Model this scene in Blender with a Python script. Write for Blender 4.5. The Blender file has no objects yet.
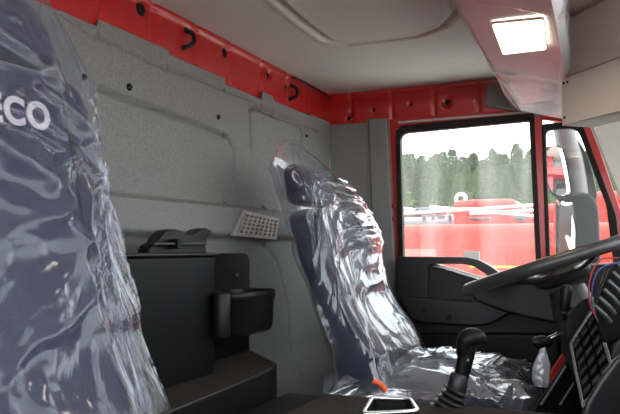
import bpy, bmesh, math, random
from mathutils import Vector, Matrix, noise
random.seed(7)
SC = bpy.context.scene
COL = SC.collection
PI = math.pi
# ------------------------------------------------------------------ camera
F_PX = 716.0
TH, PT = math.radians(23.4), math.radians(3.3)
CAM = Vector((0, 0, 0.95))
FW = Vector((-math.sin(TH)*math.cos(PT), math.cos(TH)*math.cos(PT), math.sin(PT)))
RT = Vector((math.cos(TH), math.sin(TH), 0))
UP = RT.cross(FW)
def ray(u, v): return FW + RT*((u-310)/F_PX) - UP*((v-207)/F_PX)
def PT_(u, v, t): return CAM + ray(u, v)*t
def PY(u, v, y): r = ray(u, v); return CAM + r*((y-CAM.y)/r.y)
def PX(u, v, x): r = ray(u, v); return CAM + r*((x-CAM.x)/r.x)
def RD(u, v): return ray(u, v).normalized()
def PZ(u, v, z): r = ray(u, v); return CAM + r*((z-CAM.z)/r.z)
cam = bpy.data.cameras.new('camera'); co = bpy.data.objects.new('camera', cam); COL.objects.link(co)
cam.sensor_width = 36; cam.lens = 36*F_PX/620; cam.clip_start = 0.02; cam.clip_end = 500
co.location = CAM
co.rotation_euler = Matrix((RT, UP, -FW)).transposed().to_euler()
SC.camera = co
SC.view_settings.view_transform = 'Standard'; SC.view_settings.look = 'None'
SC.view_settings.gamma = 1; SC.view_settings.exposure = 0.0; SC.view_settings.use_curve_mapping = False
try:
    SC.cycles.max_bounces = 14; SC.cycles.diffuse_bounces = 6; SC.cycles.transparent_max_bounces = 24
    SC.cycles.glossy_bounces = 5; SC.cycles.sample_clamp_indirect = 6; SC.cycles.caustics_reflective = False
    SC.cycles.caustics_refractive = False
    SC.cycles.use_denoising = True
except Exception: pass

# ------------------------------------------------------------------ materials
def mat(name, col, rough=0.5, metal=0.0, bump=None, var=None, coat=0.0, spec=0.5, emit=None, sheen=0):
    m = bpy.data.materials.new(name); m.use_nodes = True
    nt = m.node_tree; b = nt.nodes['Principled BSDF']
    b.inputs['Base Color'].default_value = (*col, 1); b.inputs['Roughness'].default_value = rough
    b.inputs['Metallic'].default_value = metal; b.inputs['Specular IOR Level'].default_value = spec
    b.inputs['Coat Weight'].default_value = coat
    if sheen: b.inputs['Sheen Weight'].default_value = sheen
    if emit:
        b.inputs['Emission Color'].default_value = (*emit[0], 1); b.inputs['Emission Strength'].default_value = emit[1]
    tc = nt.nodes.new('ShaderNodeTexCoord')
    if var:                                     # (scale, amount)
        n = nt.nodes.new('ShaderNodeTexNoise'); n.inputs['Scale'].default_value = var[0]; n.inputs['Detail'].default_value = 5
        nt.links.new(tc.outputs['Object'], n.inputs['Vector'])
        r = nt.nodes.new('ShaderNodeMapRange'); r.inputs[1].default_value = .3; r.inputs[2].default_value = .7
        r.inputs[3].default_value = 1-var[1]; r.inputs[4].default_value = 1+var[1]
        nt.links.new(n.outputs['Fac'], r.inputs[0])
        mx = nt.nodes.new('ShaderNodeVectorMath'); mx.operation = 'SCALE'
        mx.inputs[0].default_value = col; nt.links.new(r.outputs[0], mx.inputs['Scale'])
        nt.links.new(mx.outputs[0], b.inputs['Base Color'])
    if bump:                                    # (scale, strength, distance)
        n = nt.nodes.new('ShaderNodeTexNoise'); n.inputs['Scale'].default_value = bump[0]; n.inputs['Detail'].default_value = 3
        nt.links.new(tc.outputs['Object'], n.inputs['Vector'])
        bp = nt.nodes.new('ShaderNodeBump'); bp.inputs['Strength'].default_value = bump[1]; bp.inputs['Distance'].default_value = bump[2]
        nt.links.new(n.outputs['Fac'], bp.inputs['Height']); nt.links.new(bp.outputs[0], b.inputs['Normal'])
    return m

M = {}
M['felt'] = mat('grey_felt', (.197, .198, .195), .95, var=(260, .22), bump=(420, .5, .002), spec=.15)
M['headliner'] = mat('grey_headliner', (.62, .60, .57), .95, var=(300, .10), bump=(420, .4, .002), spec=.15)
M['red'] = mat('red_paint', (.40, .008, .009), .34, coat=.3, bump=(25, .12, .004))
M['redflat'] = mat('red_steel', (.42, .009, .011), .35, coat=.2)
M['black'] = mat('black_plastic', (.005, .005, .0055), .42, bump=(700, .15, .001), spec=.22)
M['blackgloss'] = mat('black_gloss', (.0035, .0035, .004), .45, spec=.18)
M['dark'] = mat('dark_grey_plastic', (.016, .0155, .017), .38, bump=(800, .25, .001), spec=.4)
M['darksoft'] = mat('dark_soft_touch', (.011, .0105, .011), .45, bump=(500, .2, .001), spec=.35)
M['rubber'] = mat('rubber', (.006, .006, .006), .6, spec=.3)
M['mat_felt'] = mat('tray_felt', (.028, .023, .021), .95, spec=.15, bump=(300, .6, .003), var=(120, .3))
M['navy'] = mat('navy_fabric', (.007, .009, .034), .75, bump=(500, .3, .001), sheen=.2)
M['navyside'] = mat('charcoal_fabric', (.02, .02, .03), .8, bump=(500, .3, .001))
M['steel'] = mat('steel', (.5, .5, .52), .28, metal=1)
M['chrome'] = mat('satin_chrome', (.62, .62, .62), .22, metal=1)
M['vent'] = mat('beige_grey_plastic', (.30, .28, .26), .5)
M['pale'] = mat('pale_grey_plastic', (.66, .65, .635), .7, spec=.05, bump=(600, .1, .001))
M['trimgrey'] = mat('trim_grey', (.46, .455, .43), .55, bump=(500, .15, .001))
M['letter'] = mat('pale_lettering', (.46, .42, .43), .7)
M['orange'] = mat('orange_plastic', (.75, .12, .03), .4)
M['lamp'] = mat('lamp_diffuser', (.9, .85, .75), .4, emit=((1, .86, .66), 5.5))
M['mirrorglass'] = mat('mirror_glass', (.85, .88, .9), .03, metal=1)
M['housing'] = mat('mirror_housing', (.012, .012, .014), .6, spec=.08, bump=(400, .2, .001))
M['arm'] = mat('mirror_arm_grey', (.11, .11, .115), .45)
M['wire_red'] = mat('red_cable', (.25, .012, .012), .4)
M['wire_blue'] = mat('blue_cable', (.03, .05, .18), .4)
M['truck'] = mat('fire_red', (.32, .021, .012), .5, spec=.25)
M['white'] = mat('white_paint', (.8, .8, .8), .4)
M['offwhite'] = mat('offwhite_paint', (.14, .13, .14), .6)
M['slat'] = mat('slat_grey', (.05, .05, .052), .35)
M['plate'] = mat('faded_plate', (.42, .09, .075), .6)
M['wheelrim'] = mat('rim_leatherette', (.032, .031, .033), .36, bump=(900, .15, .0006))
M['orangetruck'] = mat('orange_paint', (.50, .085, .025), .5)
M['tyre'] = mat('tyre', (.03, .03, .03), .8)
M['winglass'] = mat('dark_glass', (.03, .04, .05), .08)
M['yellow'] = mat('yellow_strip', (.75, .42, .03), .5)
M['bark'] = mat('bark', (.12, .08, .06), .9)
M['gravel'] = mat('gravel', (.55, .53, .50), .95, var=(3, .15))

def foliage(name, c1, c2):
    m = mat(name, c1, .85)
    nt = m.node_tree; b = nt.nodes['Principled BSDF']
    tc = nt.nodes.new('ShaderNodeTexCoord'); n = nt.nodes.new('ShaderNodeTexNoise'); n.inputs['Scale'].default_value = 1.3
    r = nt.nodes.new('ShaderNodeMix'); r.data_type = 'RGBA'; r.inputs[6].default_value = (*c1, 1); r.inputs[7].default_value = (*c2, 1)
    nt.links.new(tc.outputs['Object'], n.inputs['Vector']); nt.links.new(n.outputs['Fac'], r.inputs[0])
    nt.links.new(r.outputs[2], b.inputs['Base Color']); return m
M['leaf'] = foliage('needles', (.06, .11, .045), (.10, .16, .065))
M['leaf2'] = foliage('needles_pale', (.075, .13, .05), (.12, .18, .08))

def two_sided_ior(nt, fr, ior):
    g = nt.nodes.new('ShaderNodeNewGeometry'); m = nt.nodes.new('ShaderNodeMapRange')
    m.inputs[3].default_value = ior; m.inputs[4].default_value = 1/ior
    nt.links.new(g.outputs['Backfacing'], m.inputs[0]); nt.links.new(m.outputs[0], fr.inputs[0])
def film_mat(name, haze, gl, stretch=(1, 1, 1), tint=(.90, .91, .94), crumple=26, bs=.7, rough=.13, ior=1.5, rot=0):
    m = bpy.data.materials.new(name); m.use_nodes = True; nt = m.node_tree; N = nt.nodes; L = nt.links
    N.clear(); out = N.new('ShaderNodeOutputMaterial')
    tr = N.new('ShaderNodeBsdfTransparent'); tr.inputs[0].default_value = (*tint, 1)
    gs = N.new('ShaderNodeBsdfGlossy'); gs.inputs['Roughness'].default_value = rough; gs.inputs[0].default_value = (.95, .97, 1, 1)
    df = N.new('ShaderNodeBsdfDiffuse'); df.inputs[0].default_value = (.7, .74, .82, 1)
    tc = N.new('ShaderNodeTexCoord'); mp = N.new('ShaderNodeMapping'); mp.inputs['Scale'].default_value = stretch
    rt_ = N.new('ShaderNodeVectorRotate'); rt_.rotation_type = 'X_AXIS'; rt_.inputs['Angle'].default_value = rot
    L.new(tc.outputs['Object'], rt_.inputs[0]); L.new(rt_.outputs[0], mp.inputs[0])
    n1 = N.new('ShaderNodeTexNoise'); n1.inputs['Scale'].default_value = crumple*.5; n1.inputs['Detail'].default_value = 4; n1.inputs['Distortion'].default_value = .8
    v = N.new('ShaderNodeTexVoronoi'); v.feature = 'DISTANCE_TO_EDGE'; v.inputs['Scale'].default_value = crumple
    L.new(mp.outputs[0], n1.inputs[0]); 
    ad = N.new('ShaderNodeVectorMath'); ad.operation = 'ADD'
    sc = N.new('ShaderNodeVectorMath'); sc.operation = 'SCALE'; sc.inputs['Scale'].default_value = .12
    L.new(n1.outputs['Color'], sc.inputs[0]); L.new(mp.outputs[0], ad.inputs[0]); L.new(sc.outputs[0], ad.inputs[1]); L.new(ad.outputs[0], v.inputs['Vector'])
    b1 = N.new('ShaderNodeBump'); b1.inputs['Strength'].default_value = bs; b1.inputs['Distance'].default_value = .012
    L.new(n1.outputs['Fac'], b1.inputs['Height'])
    b2 = N.new('ShaderNodeBump'); b2.inputs['Strength'].default_value = bs*.45; b2.inputs['Distance'].default_value = .004
    L.new(v.outputs['Distance'], b2.inputs['Height']); L.new(b1.outputs[0], b2.inputs['Normal'])
    L.new(b2.outputs[0], gs.inputs['Normal'])
    fr = N.new('ShaderNodeFresnel'); two_sided_ior(nt, fr, ior); L.new(b2.outputs[0], fr.inputs['Normal'])
    ma = N.new('ShaderNodeMath'); ma.operation = 'MULTIPLY_ADD'; ma.use_clamp = True; ma.inputs[1].default_value = 1.0; ma.inputs[2].default_value = gl
    L.new(fr.outputs[0], ma.inputs[0])
    mx1 = N.new('ShaderNodeMixShader'); mx1.inputs[0].default_value = haze
    L.new(tr.outputs[0], mx1.inputs[1]); L.new(df.outputs[0], mx1.inputs[2])
    mx2 = N.new('ShaderNodeMixShader'); L.new(ma.outputs[0], mx2.inputs[0]); L.new(mx1.outputs[0], mx2.inputs[1]); L.new(gs.outputs[0], mx2.inputs[2])
    L.new(mx2.outputs[0], out.inputs[0]); return m
M['film'] = film_mat('clear_film', .03, .015, (1.4, 1.4, .4), crumple=12, bs=.22, rough=.10)
M['film_seat'] = film_mat('clear_film_cushion', .10, .16, (1, 1, 1), crumple=20, bs=.35, rough=.14)
M['film_console'] = film_mat('milky_film', .06, .0, (.6, 1, 1), crumple=11, rough=.2, bs=.45, ior=1.13)
M['film_pas'] = film_mat('bluish_film', .022, -.022, (1.0, 4.0, .5), crumple=10, rough=.11, bs=.22, tint=(.88, .90, .96), rot=.5)
M['bag'] = film_mat('cloudy_bag', .38, .05, crumple=25, rough=.2, bs=.4)

def glass_mat(name, haze):
    m = bpy.data.materials.new(name); m.use_nodes = True; nt = m.node_tree; N = nt.nodes; L = nt.links
    N.clear(); out = N.new('ShaderNodeOutputMaterial')
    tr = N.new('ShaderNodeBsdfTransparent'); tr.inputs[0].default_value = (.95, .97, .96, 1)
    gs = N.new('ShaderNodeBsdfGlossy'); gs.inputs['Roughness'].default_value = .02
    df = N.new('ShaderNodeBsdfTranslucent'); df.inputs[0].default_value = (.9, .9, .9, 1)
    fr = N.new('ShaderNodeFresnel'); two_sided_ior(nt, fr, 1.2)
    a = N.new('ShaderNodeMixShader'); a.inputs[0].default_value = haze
    # vertical reflection streaks, drawn into the haze of the pane
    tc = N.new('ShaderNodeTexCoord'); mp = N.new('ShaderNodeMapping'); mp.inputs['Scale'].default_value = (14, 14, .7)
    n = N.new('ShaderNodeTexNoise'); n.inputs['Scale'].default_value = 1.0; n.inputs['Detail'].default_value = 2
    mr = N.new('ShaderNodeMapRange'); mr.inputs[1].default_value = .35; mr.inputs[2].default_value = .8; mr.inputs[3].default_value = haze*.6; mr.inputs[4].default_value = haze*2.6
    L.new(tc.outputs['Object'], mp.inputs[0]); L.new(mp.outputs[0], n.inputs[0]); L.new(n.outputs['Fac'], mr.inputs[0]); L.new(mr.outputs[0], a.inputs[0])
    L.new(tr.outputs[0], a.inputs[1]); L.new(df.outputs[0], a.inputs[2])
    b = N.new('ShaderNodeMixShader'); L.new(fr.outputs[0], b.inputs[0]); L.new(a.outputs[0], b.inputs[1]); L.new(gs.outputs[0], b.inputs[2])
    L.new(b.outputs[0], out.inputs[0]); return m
M['glass'] = glass_mat('glare_haze_glass', .032)  # veiling glare mixed into the pane as whitish haze
M['glassq'] = glass_mat('quarter_glass_mat', .006)
M['glassclean'] = glass_mat('clean_glass', .004)

# ------------------------------------------------------------------ mesh helpers
def link(name, bm, m, parent=None, smooth=False, bevel=0, angle=35):
    me = bpy.data.meshes.new(name)
    bmesh.ops.recalc_face_normals(bm, faces=bm.faces)
    bm.to_mesh(me); bm.free()
    o = bpy.data.objects.new(name, me); COL.objects.link(o)
    if m: me.materials.append(M[m])
    if bevel:
        b = o.modifiers.new('b', 'BEVEL'); b.width = bevel; b.segments = 3; b.limit_method = 'ANGLE'; b.angle_limit = math.radians(angle)
        smooth = True
    if smooth:
        for p in me.polygons: p.use_smooth = True
        if bevel:
            w = o.modifiers.new('w', 'WEIGHTED_NORMAL')
        else:
            try: me.set_sharp_from_angle(angle=math.radians(50))
            except Exception: pass
    if parent: 
        o.parent = parent; o.matrix_parent_inverse = parent.matrix_basis.inverted()
    return o
def tag(o, label, cat=None, group=None, kind=None):
    o['label'] = label
    if cat: o['category'] = cat
    if group: o['group'] = group
    if kind: o['kind'] = kind
    return o
def thing(name, loc, label, cat, group=None, kind=None):
    o = bpy.data.objects.new(name, None); COL.objects.link(o); o.location = loc; o.empty_display_size = .05
    return tag(o, label, cat, group, kind)
def box(bm, lo, hi, rot=None):
    lo = Vector(lo); hi = Vector(hi); c = (lo+hi)/2; d = hi-lo
    mt = Matrix.Translation(c) @ (rot.to_4x4() if rot else Matrix.Identity(4)) @ Matrix.Diagonal((abs(d.x), abs(d.y), abs(d.z), 1))
    bmesh.ops.create_cube(bm, size=1, matrix=mt); return bm
def slab(bm, pts, off):
    """closed prism from a 3-D polygon pushed along off"""
    off = Vector(off); a = [bm.verts.new(p) for p in pts]; b = [bm.verts.new(Vector(p)+off) for p in pts]
    n = len(a); bm.faces.new(a); bm.faces.new(b[::-1])
    for i in range(n): bm.faces.new((a[i], b[i], b[(i+1) % n], a[(i+1) % n]))
    return bm
def ring(bm, outer, inner, off):
    off = Vector(off); n = len(outer)
    A = [bm.verts.new(p) for p in outer]; B = [bm.verts.new(p) for p in inner]
    C = [bm.verts.new(Vector(p)+off) for p in outer]; D = [bm.verts.new(Vector(p)+off) for p in inner]
    for i in range(n):
        j = (i+1) % n
        bm.faces.new((A[i], A[j], B[j], B[i])); bm.faces.new((C[i], D[i], D[j], C[j]))
        bm.faces.new((A[i], C[i], C[j], A[j])); bm.faces.new((B[i], B[j], D[j], D[i]))
    return bm
def catmull(pts, k=6, closed=False):
    P = [Vector(p) for p in pts]; n = len(P); out = []
    rng = range(n) if closed else range(n-1)
    for i in rng:
        p0 = P[(i-1) % n] if (closed or i) else P[0]; p1 = P[i]; p2 = P[(i+1) % n]
        p3 = P[(i+2) % n] if (closed or i+2 < n) else P[-1]
        for j in range(k):
            t = j/k; out.append(.5*((2*p1)+(p2-p0)*t+(2*p0-5*p1+4*p2-p3)*t*t+(3*p1-p0-3*p2+p3)*t**3))
    if not closed: out.append(P[-1])
    return out
def tube(bm, pts, r, n=10, closed=False, caps=True, flat=1.0):
    pts = [Vector(p) for p in pts]; m = len(pts); rings = []; prev = None
    for i, p in enumerate(pts):
        a = pts[(i-1) % m] if (closed or i) else p; b = pts[(i+1) % m] if (closed or i+1 < m) else p
        t = (b-a).normalized()
        if prev is None: nx = t.orthogonal().normalized()
        else: nx = (prev-t*prev.dot(t)).normalized()
        prev = nx; ny = t.cross(nx)
        rr = r[i] if isinstance(r, (list, tuple)) else r
        rings.append([bm.verts.new(p+(nx*math.cos(2*PI*k/n)+ny*math.sin(2*PI*k/n)*flat)*rr) for k in range(n)])
    for i in range(m if closed else m-1):
        A = rings[i]; B = rings[(i+1) % m]
        off = 0
        if closed and i == m-1:
            off = min(range(n), key=lambda q: (B[q].co-A[0].co).length)
        for k in range(n): bm.faces.new((A[k], A[(k+1) % n], B[(k+1+off) % n], B[(k+off) % n]))
    if caps and not closed:
        bm.faces.new(rings[0][::-1]); bm.faces.new(rings[-1])
    return bm
def lathe(bm, prof, n=24, mt=None):
    """prof: (radius, height) pairs"""
    mt = mt or Matrix.Identity(4); rings = []
    for r, h in prof:
        if r < 1e-6: rings.append([bm.verts.new(mt @ Vector((0, 0, h)))])
        else: rings.append([bm.verts.new(mt @ Vector((r*math.cos(2*PI*k/n), r*math.sin(2*PI*k/n), h))) for k in range(n)])
    for A, B in zip(rings, rings[1:]):
        for k in range(n):
            k2 = (k+1) % n
            if len(A) == 1 and len(B) == 1: continue
            if len(A) == 1: bm.faces.new((A[0], B[k2], B[k]))
            elif len(B) == 1: bm.faces.new((A[k], A[k2], B[0]))
            else: bm.faces.new((A[k], A[k2], B[k2], B[k]))
    if len(rings[0]) > 1: bm.faces.new(rings[0][::-1])
    if len(rings[-1]) > 1: bm.faces.new(rings[-1])
    return bm
def frame_to(loc, direction):
    d = Vector(direction).normalized(); q = Vector((0, 0, 1)).rotation_difference(d)
    return Matrix.Translation(loc) @ q.to_matrix().to_4x4()
def rrect(w, h, r, k=5):
    pts = []
    for cx, cy, a0 in ((w/2-r, h/2-r, 0), (-w/2+r, h/2-r, 90), (-w/2+r, -h/2+r, 180), (w/2-r, -h/2+r, 270)):
        for j in range(k+1):
            a = math.radians(a0+90*j/k); pts.append((cx+r*math.cos(a), cy+r*math.sin(a)))
    return pts
def roundpoly(pts, r, k=5):
    """round the corners of a polygon of 3-D points"""
    P = [Vector(p) for p in pts]; n = len(P); out = []
    rr = r if isinstance(r, (list, tuple)) else [r]*n
    for i in range(n):
        a, b, c = P[i-1], P[i], P[(i+1) % n]; q = rr[i]
        if q <= 0: 
            out += [b]*1; continue
        u = (a-b); v = (c-b); q = min(q, u.length*.49, v.length*.49); p0 = b+u.normalized()*q; p1 = b+v.normalized()*q
        for j in range(k+1):
            t = j/k; out.append(p0*(1-t)**2+b*2*t*(1-t)+p1*t*t)
    return out
def grid(bm, nu, nv, fn):
    V = [[bm.verts.new(fn(i/nu, j/nv)) for i in range(nu+1)] for j in range(nv+1)]
    for j in range(nv):
        for i in range(nu): bm.faces.new((V[j][i], V[j][i+1], V[j+1][i+1], V[j+1][i]))
    return V
def segdist(px, py, pl):
    best = 1e9
    for (ax, ay), (bx, by) in zip(pl, pl[1:]):
        dx, dy = bx-ax, by-ay; L = dx*dx+dy*dy
        t = 0 if L == 0 else max(0, min(1, ((px-ax)*dx+(py-ay)*dy)/L))
        d = math.hypot(px-ax-t*dx, py-ay-t*dy)
        if d < best: best = d
    return best
def inside(px, py, poly):
    c = False; j = len(poly)-1
    for i in range(len(poly)):
        xi, yi = poly[i]; xj, yj = poly[j]
        if (yi > py) != (yj > py) and px < (xj-xi)*(py-yi)/(yj-yi)+xi: c = not c
        j = i
    return c
def sm(a, b, x):
    t = max(0, min(1, (x-a)/(b-a))); return t*t*(3-2*t)
def lerp_tab(tab, z):
    if z <= tab[0][0]: return tab[0][1:]
    for a, b in zip(tab, tab[1:]):
        if z <= b[0]:
            t = (z-a[0])/(b[0]-a[0]); t = t*t*(3-2*t)*.5+t*.5
            return tuple(p+(q-p)*t for p, q in zip(a[1:], b[1:]))
    return tab[-1][1:]

XB, YD, ZC = -1.04, 2.60, 1.55          # rear wall, driver side, ceiling
YR = 0.22                                # passenger side
XF = 0.75                                # foot of the windscreen

# ================================================================== SETTING
# ---- floor
bm = bmesh.new(); box(bm, (XB-.04, YR, -.05), (XF+.1, YD+.04, 0)); tag(link('floor', bm, 'rubber'), 'black rubber cab floor', kind='structure')
# ---- rear wall, pressed felt panel as a height field
def c2(pl): return [(PX(u, v, XB).y, PX(u, v, XB).z) for u, v in pl]
grooves = [(c2([(100, 89), (107, 92), (160, 110), (213, 130), (228, 138), (234, 148), (235, 178)]), .014, .0065),
           (c2([(300, 150), (303, 132), (298, 124), (255, 108), (250, 110), (252, 150)]), .014, .0065),
           (c2([(60, 12), (92, 34), (160, 66), (240, 96), (318, 130)]), .008, .0045),
           (c2([(252, 243), (262, 247), (274, 262), (284, 300), (290, 380)]), .006, .010)]
def wall_top(y):
    for a, b, z in ((.0, 1.235, 1.435), (1.235, 1.50, 1.452), (1.50, 1.78, 1.442), (1.78, 2.02, 1.425), (2.02, 2.10, 1.452), (2.10, 2.40, 1.438), (2.40, 3, 1.446)):
        if a <= y < b: return z
    return 1.44
def wall_fn(s, t):
    y = YR+(YD-YR)*s; z = wall_top(y)*t
    x = XB
    for pl, dp, wd in grooves:
        d = segdist(y, z, pl)
        if d < wd*3: x -= dp*math.exp(-(d/wd)**2)
    # ledge: a fat rounded roll across the wall, below it the panel steps in
    x += .040*(sm(1.078, 1.062, z))*(1-sm(.995, .970, z)) + .012*sm(.995, .97, z)
    x += .03*sm(.62, .50, z)
    x += .0025*noise.noise(Vector((y*3, z*3, 0)))
    return Vector((x, y, z))
bm = bmesh.new(); V = grid(bm, 560, 320, wall_fn)
wall = tag(link('wall_back', bm, 'felt', smooth=True), 'grey felt rear cab wall with pressed seams', kind='structure')
sol = wall.modifiers.new('s', 'SOLIDIFY'); sol.thickness = .006; sol.offset = 1
for (u, v, r) in ((129, 87, .0085), (218, 117, .0075), (84, 77, .0065), (306, 136, .006)):
    p = PX(u, v, XB+.001); bm = bmesh.new()
    lathe(bm, [(r, 0), (r*1.05, .002), (r*.8, .005), (r*.35, .0065), (r*.3, .004), (0, .004)], 16, frame_to(p, (1, 0, 0)))
    link('push_clip', bm, 'rubber', wall, smooth=True)
# ---- red roof rails
def rail_h(s, seed):
    return .004*(noise.noise(Vector((s*6, seed, 0))))
def redrail_back(s, t):
    y = YR+(YD+.03-YR)*s; z = 1.418+(ZC+.012-1.418)*t
    x = XB-.012-.003*math.cos(t*PI*2)
    k = (y*5.2) % 1.0
    x -= .006*math.exp(-((k-.5)/.05)**2)
    x += .010*sm(1.535, 1.55, z)
    for hy, hz, hr in holes_b:
        d = math.hypot(y-hy, z-hz)
        if d < hr*2.2: x -= .010*(1-sm(hr*.9, hr*1.6, d))
    return Vector((x, y, z))
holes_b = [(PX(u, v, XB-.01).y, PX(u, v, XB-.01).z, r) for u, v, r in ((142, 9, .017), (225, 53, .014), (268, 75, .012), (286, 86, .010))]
bm = bmesh.new(); grid(bm, 300, 30, redrail_back)
rail = tag(link('trim_1', bm, 'red', smooth=True), 'bare red steel roof rail along the rear wall', kind='structure')
rail.modifiers.new('s', 'SOLIDIFY').thickness = .004
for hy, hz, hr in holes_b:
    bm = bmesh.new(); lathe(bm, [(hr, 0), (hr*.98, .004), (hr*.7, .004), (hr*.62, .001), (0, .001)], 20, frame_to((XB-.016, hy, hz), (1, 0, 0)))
    link('hole_shade_disc', bm, 'rubber', rail, smooth=True)  # black disc stands in for the darkness inside the open hole
for u, v in ((188, 40), (293, 93)):          # cable hooks
    c = PX(u, v, XB+.005); bm = bmesh.new()
    tube(bm, catmull([c+Vector((-.012, .004, .028)), c+Vector((.006, .010, .020)), c+Vector((.012, .012, 0)), c+Vector((.006, 0, -.016)), c+Vector((-.012, -.008, -.022))], 5), .006, 8)
    lathe(bm, [(.008, 0), (.008, .004), (0, .005)], 12, frame_to(c+Vector((-.010, .004, .028)), (1, 0, 0)))
    lathe(bm, [(.008, 0), (.008, .004), (0, .005)], 12, frame_to(c+Vector((-.010, -.008, -.022)), (1, 0, 0)))
    link('cable_hook', bm, 'rubber', rail, smooth=True)
holes_s = [(PY(u, v, YD).x, PY(u, v, YD).z, r) for u, v, r in ((349, 118, .012), (373, 110, .008), (447, 102, .016), (410, 104, .008))]
def redrail_side(s, t):
    x = XB-.03+(-.25-XB+.03)*s; z = 1.43+(ZC+.012-1.43)*t
    y = YD+.008+.004*math.cos(t*PI*2)
    k = (x*6.1+.3) % 1.0
    y += .005*math.exp(-((k-.5)/.05)**2)
    y -= .012*sm(1.532, 1.55, z)
    for hx, hz, hr in holes_s:
        d = math.hypot(x-hx, z-hz)
        if d < hr*2.2: y += .010*(1-sm(hr*.9, hr*1.6, d))
    return Vector((x, y, z))
bm = bmesh.new(); grid(bm, 220, 26, redrail_side)
rail2 = tag(link('trim_2', bm, 'red', smooth=True), 'bare red steel roof rail above the driver window', kind='structure')
rail2.modifiers.new('s', 'SOLIDIFY').thickness = .004
for hx, hz, hr in holes_s:
    bm = bmesh.new(); lathe(bm, [(hr*.7, 0), (hr*.68, .003), (hr*.5, .003), (hr*.42, .001), (0, .001)], 20, frame_to((hx, YD+.010, hz), (0, -1, 0)))
    link('hole_shade_disc', bm, 'rubber', rail2, smooth=True)  # same dark discs in place of the shade in the side holes
# black weatherstrip hanging loose at the corner of the headliner
bm = bmesh.new(); tube(bm, catmull([PX(292, 77, XB+.02), PX(308, 84, XB+.03), PX(322, 93, XB+.035), PX(331, 98, XB+.03)], 6), .0035, 8)
tag(link('trim_3', bm, 'rubber', smooth=True), 'black sealing cord at the rear corner of the headliner', kind='structure')
# ---- ceiling with the raised panel
hat = [(PZ(u, v, ZC).x, PZ(u, v, ZC).y) for u, v in ((250, -30), (283, 7), (305, 26), (328, 42), (348, 46), (385, 42), (420, 37), (444, 28), (455, 17), (456, 2), (452, -30), (430, -80))]
def ceil_fn(s, t):
    x = XB-.06+(.62-XB+.06)*s; y = YR+(YD+.06-YR)*t
    z = ZC+.006
    z -= .010*sm(.0, .04, .08-min(.08, abs(y-YD)))*0
    d = segdist(x, y, hat+[hat[0]]); ins = inside(x, y, hat)
    sd = -d if ins else d
    z += .018*math.exp(-(sd/.008)**2)-.006*sm(.0, -.05, sd)
    z -= .005*math.exp(-((sd+.022)/.012)**2)+.004*math.exp(-((sd-.022)/.012)**2)
    z += .002*noise.noise(Vector((x*2.5, y*2.5, 4)))
    return Vector((x, y, z))
bm = bmesh.new(); grid(bm, 400, 560, ceil_fn)
ceil_ = tag(link('ceiling', bm, 'headliner', smooth=True), 'light grey fabric headliner with a raised rounded panel', kind='structure')
ceil_.modifiers.new('s', 'SOLIDIFY').thickness = -.012
# outer roof skin
bm = bmesh.new(); box(bm, (XB-.06, YR-.03, ZC+.03), (XF-.1, YD+.06, ZC+.06)); link('roof_skin', bm, 'redflat', ceil_)
# ---- driver side wall: felt corner panel, steel pillar, sill
bm = bmesh.new()
slab(bm, [Vector((XB, YD, 0)), PY(402, 400, YD)*1, PY(389, 118, YD), PY(367, 119, YD), PY(366, 123, YD), PY(330, 125, YD), Vector((XB, YD, 1.443))], (0, .012, 0))
for v in bm.verts:
    if v.co.z < .25: v.co.z = 0
wl = tag(link('wall_left', bm, 'felt', bevel=.004), 'grey felt corner panel between rear wall and driver door', kind='structure')
bm = bmesh.new()
slab(bm, [PY(*p, YD-.012) for p in ((368, 119), (386, 118), (394, 262), (398, 400), (376, 400), (372, 220))], (0, .0125, 0))
link('pillar_trim', bm, 'felt', wl, bevel=.005)
bm = bmesh.new(); box(bm, (-.85, YD+.015, 0), (XF, YD+.05, .70)); link('sill_panel', bm, 'black', wl)
# passenger-side rear pillar and header
bm = bmesh.new(); box(bm, (XB, YR-.03, 0), (XB+.16, YR, ZC)); box(bm, (XB, YR-.03, 1.52), (.55, YR, ZC))
tag(link('wall_right', bm, 'felt'), 'grey felt pillar and header at the passenger door opening', kind='structure')
pd = thing('door_2', (-.2, YR, 0), 'unseen black passenger door half added to shade the lower cab', 'door', kind='structure')  # out of view, added to keep light off the lower cab
bm = bmesh.new(); box(bm, (XB+.17, YR-.06, 0), (XF-.05, YR-.01, .83)); link('door_shade_panel', bm, 'darksoft', pd, bevel=.01)
bm = bmesh.new(); box(bm, (-.5, YR-.005, .45), (.1, YR+.03, .52)); link('door_armrest', bm, 'dark', pd, bevel=.01)
# front: firewall and windscreen surround
bm = bmesh.new(); box(bm, (XF, YR, 0), (XF+.05, YD, .80)); tag(link('wall_front', bm, 'black'), 'black firewall below the windscreen', kind='structure')
win = thing('window_1', (XF, 1.4, .8), 'windscreen surround ahead of the dashboard', 'window', kind='structure')
bm = bmesh.new()
a, b = Vector((XF+.02, YR, .80)), Vector((.55, YR, ZC)); c, d = Vector((XF+.02, YD, .80)), Vector((.55, YD, ZC))
tube(bm, [a, b], .03, 8); tube(bm, [c, d], .03, 8); tube(bm, [b, d], .035, 8)
link('window_frame', bm, 'redflat', win, smooth=True)
bm = bmesh.new(); slab(bm, [a+Vector((.01, .02, .01)), c+Vector((.01, -.02, .01)), d+Vector((.01, -.02, -.02)), b+Vector((.01, .02, -.02))], (.005, 0, 0))
link('window_glass', bm, 'glassclean', win)

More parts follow.
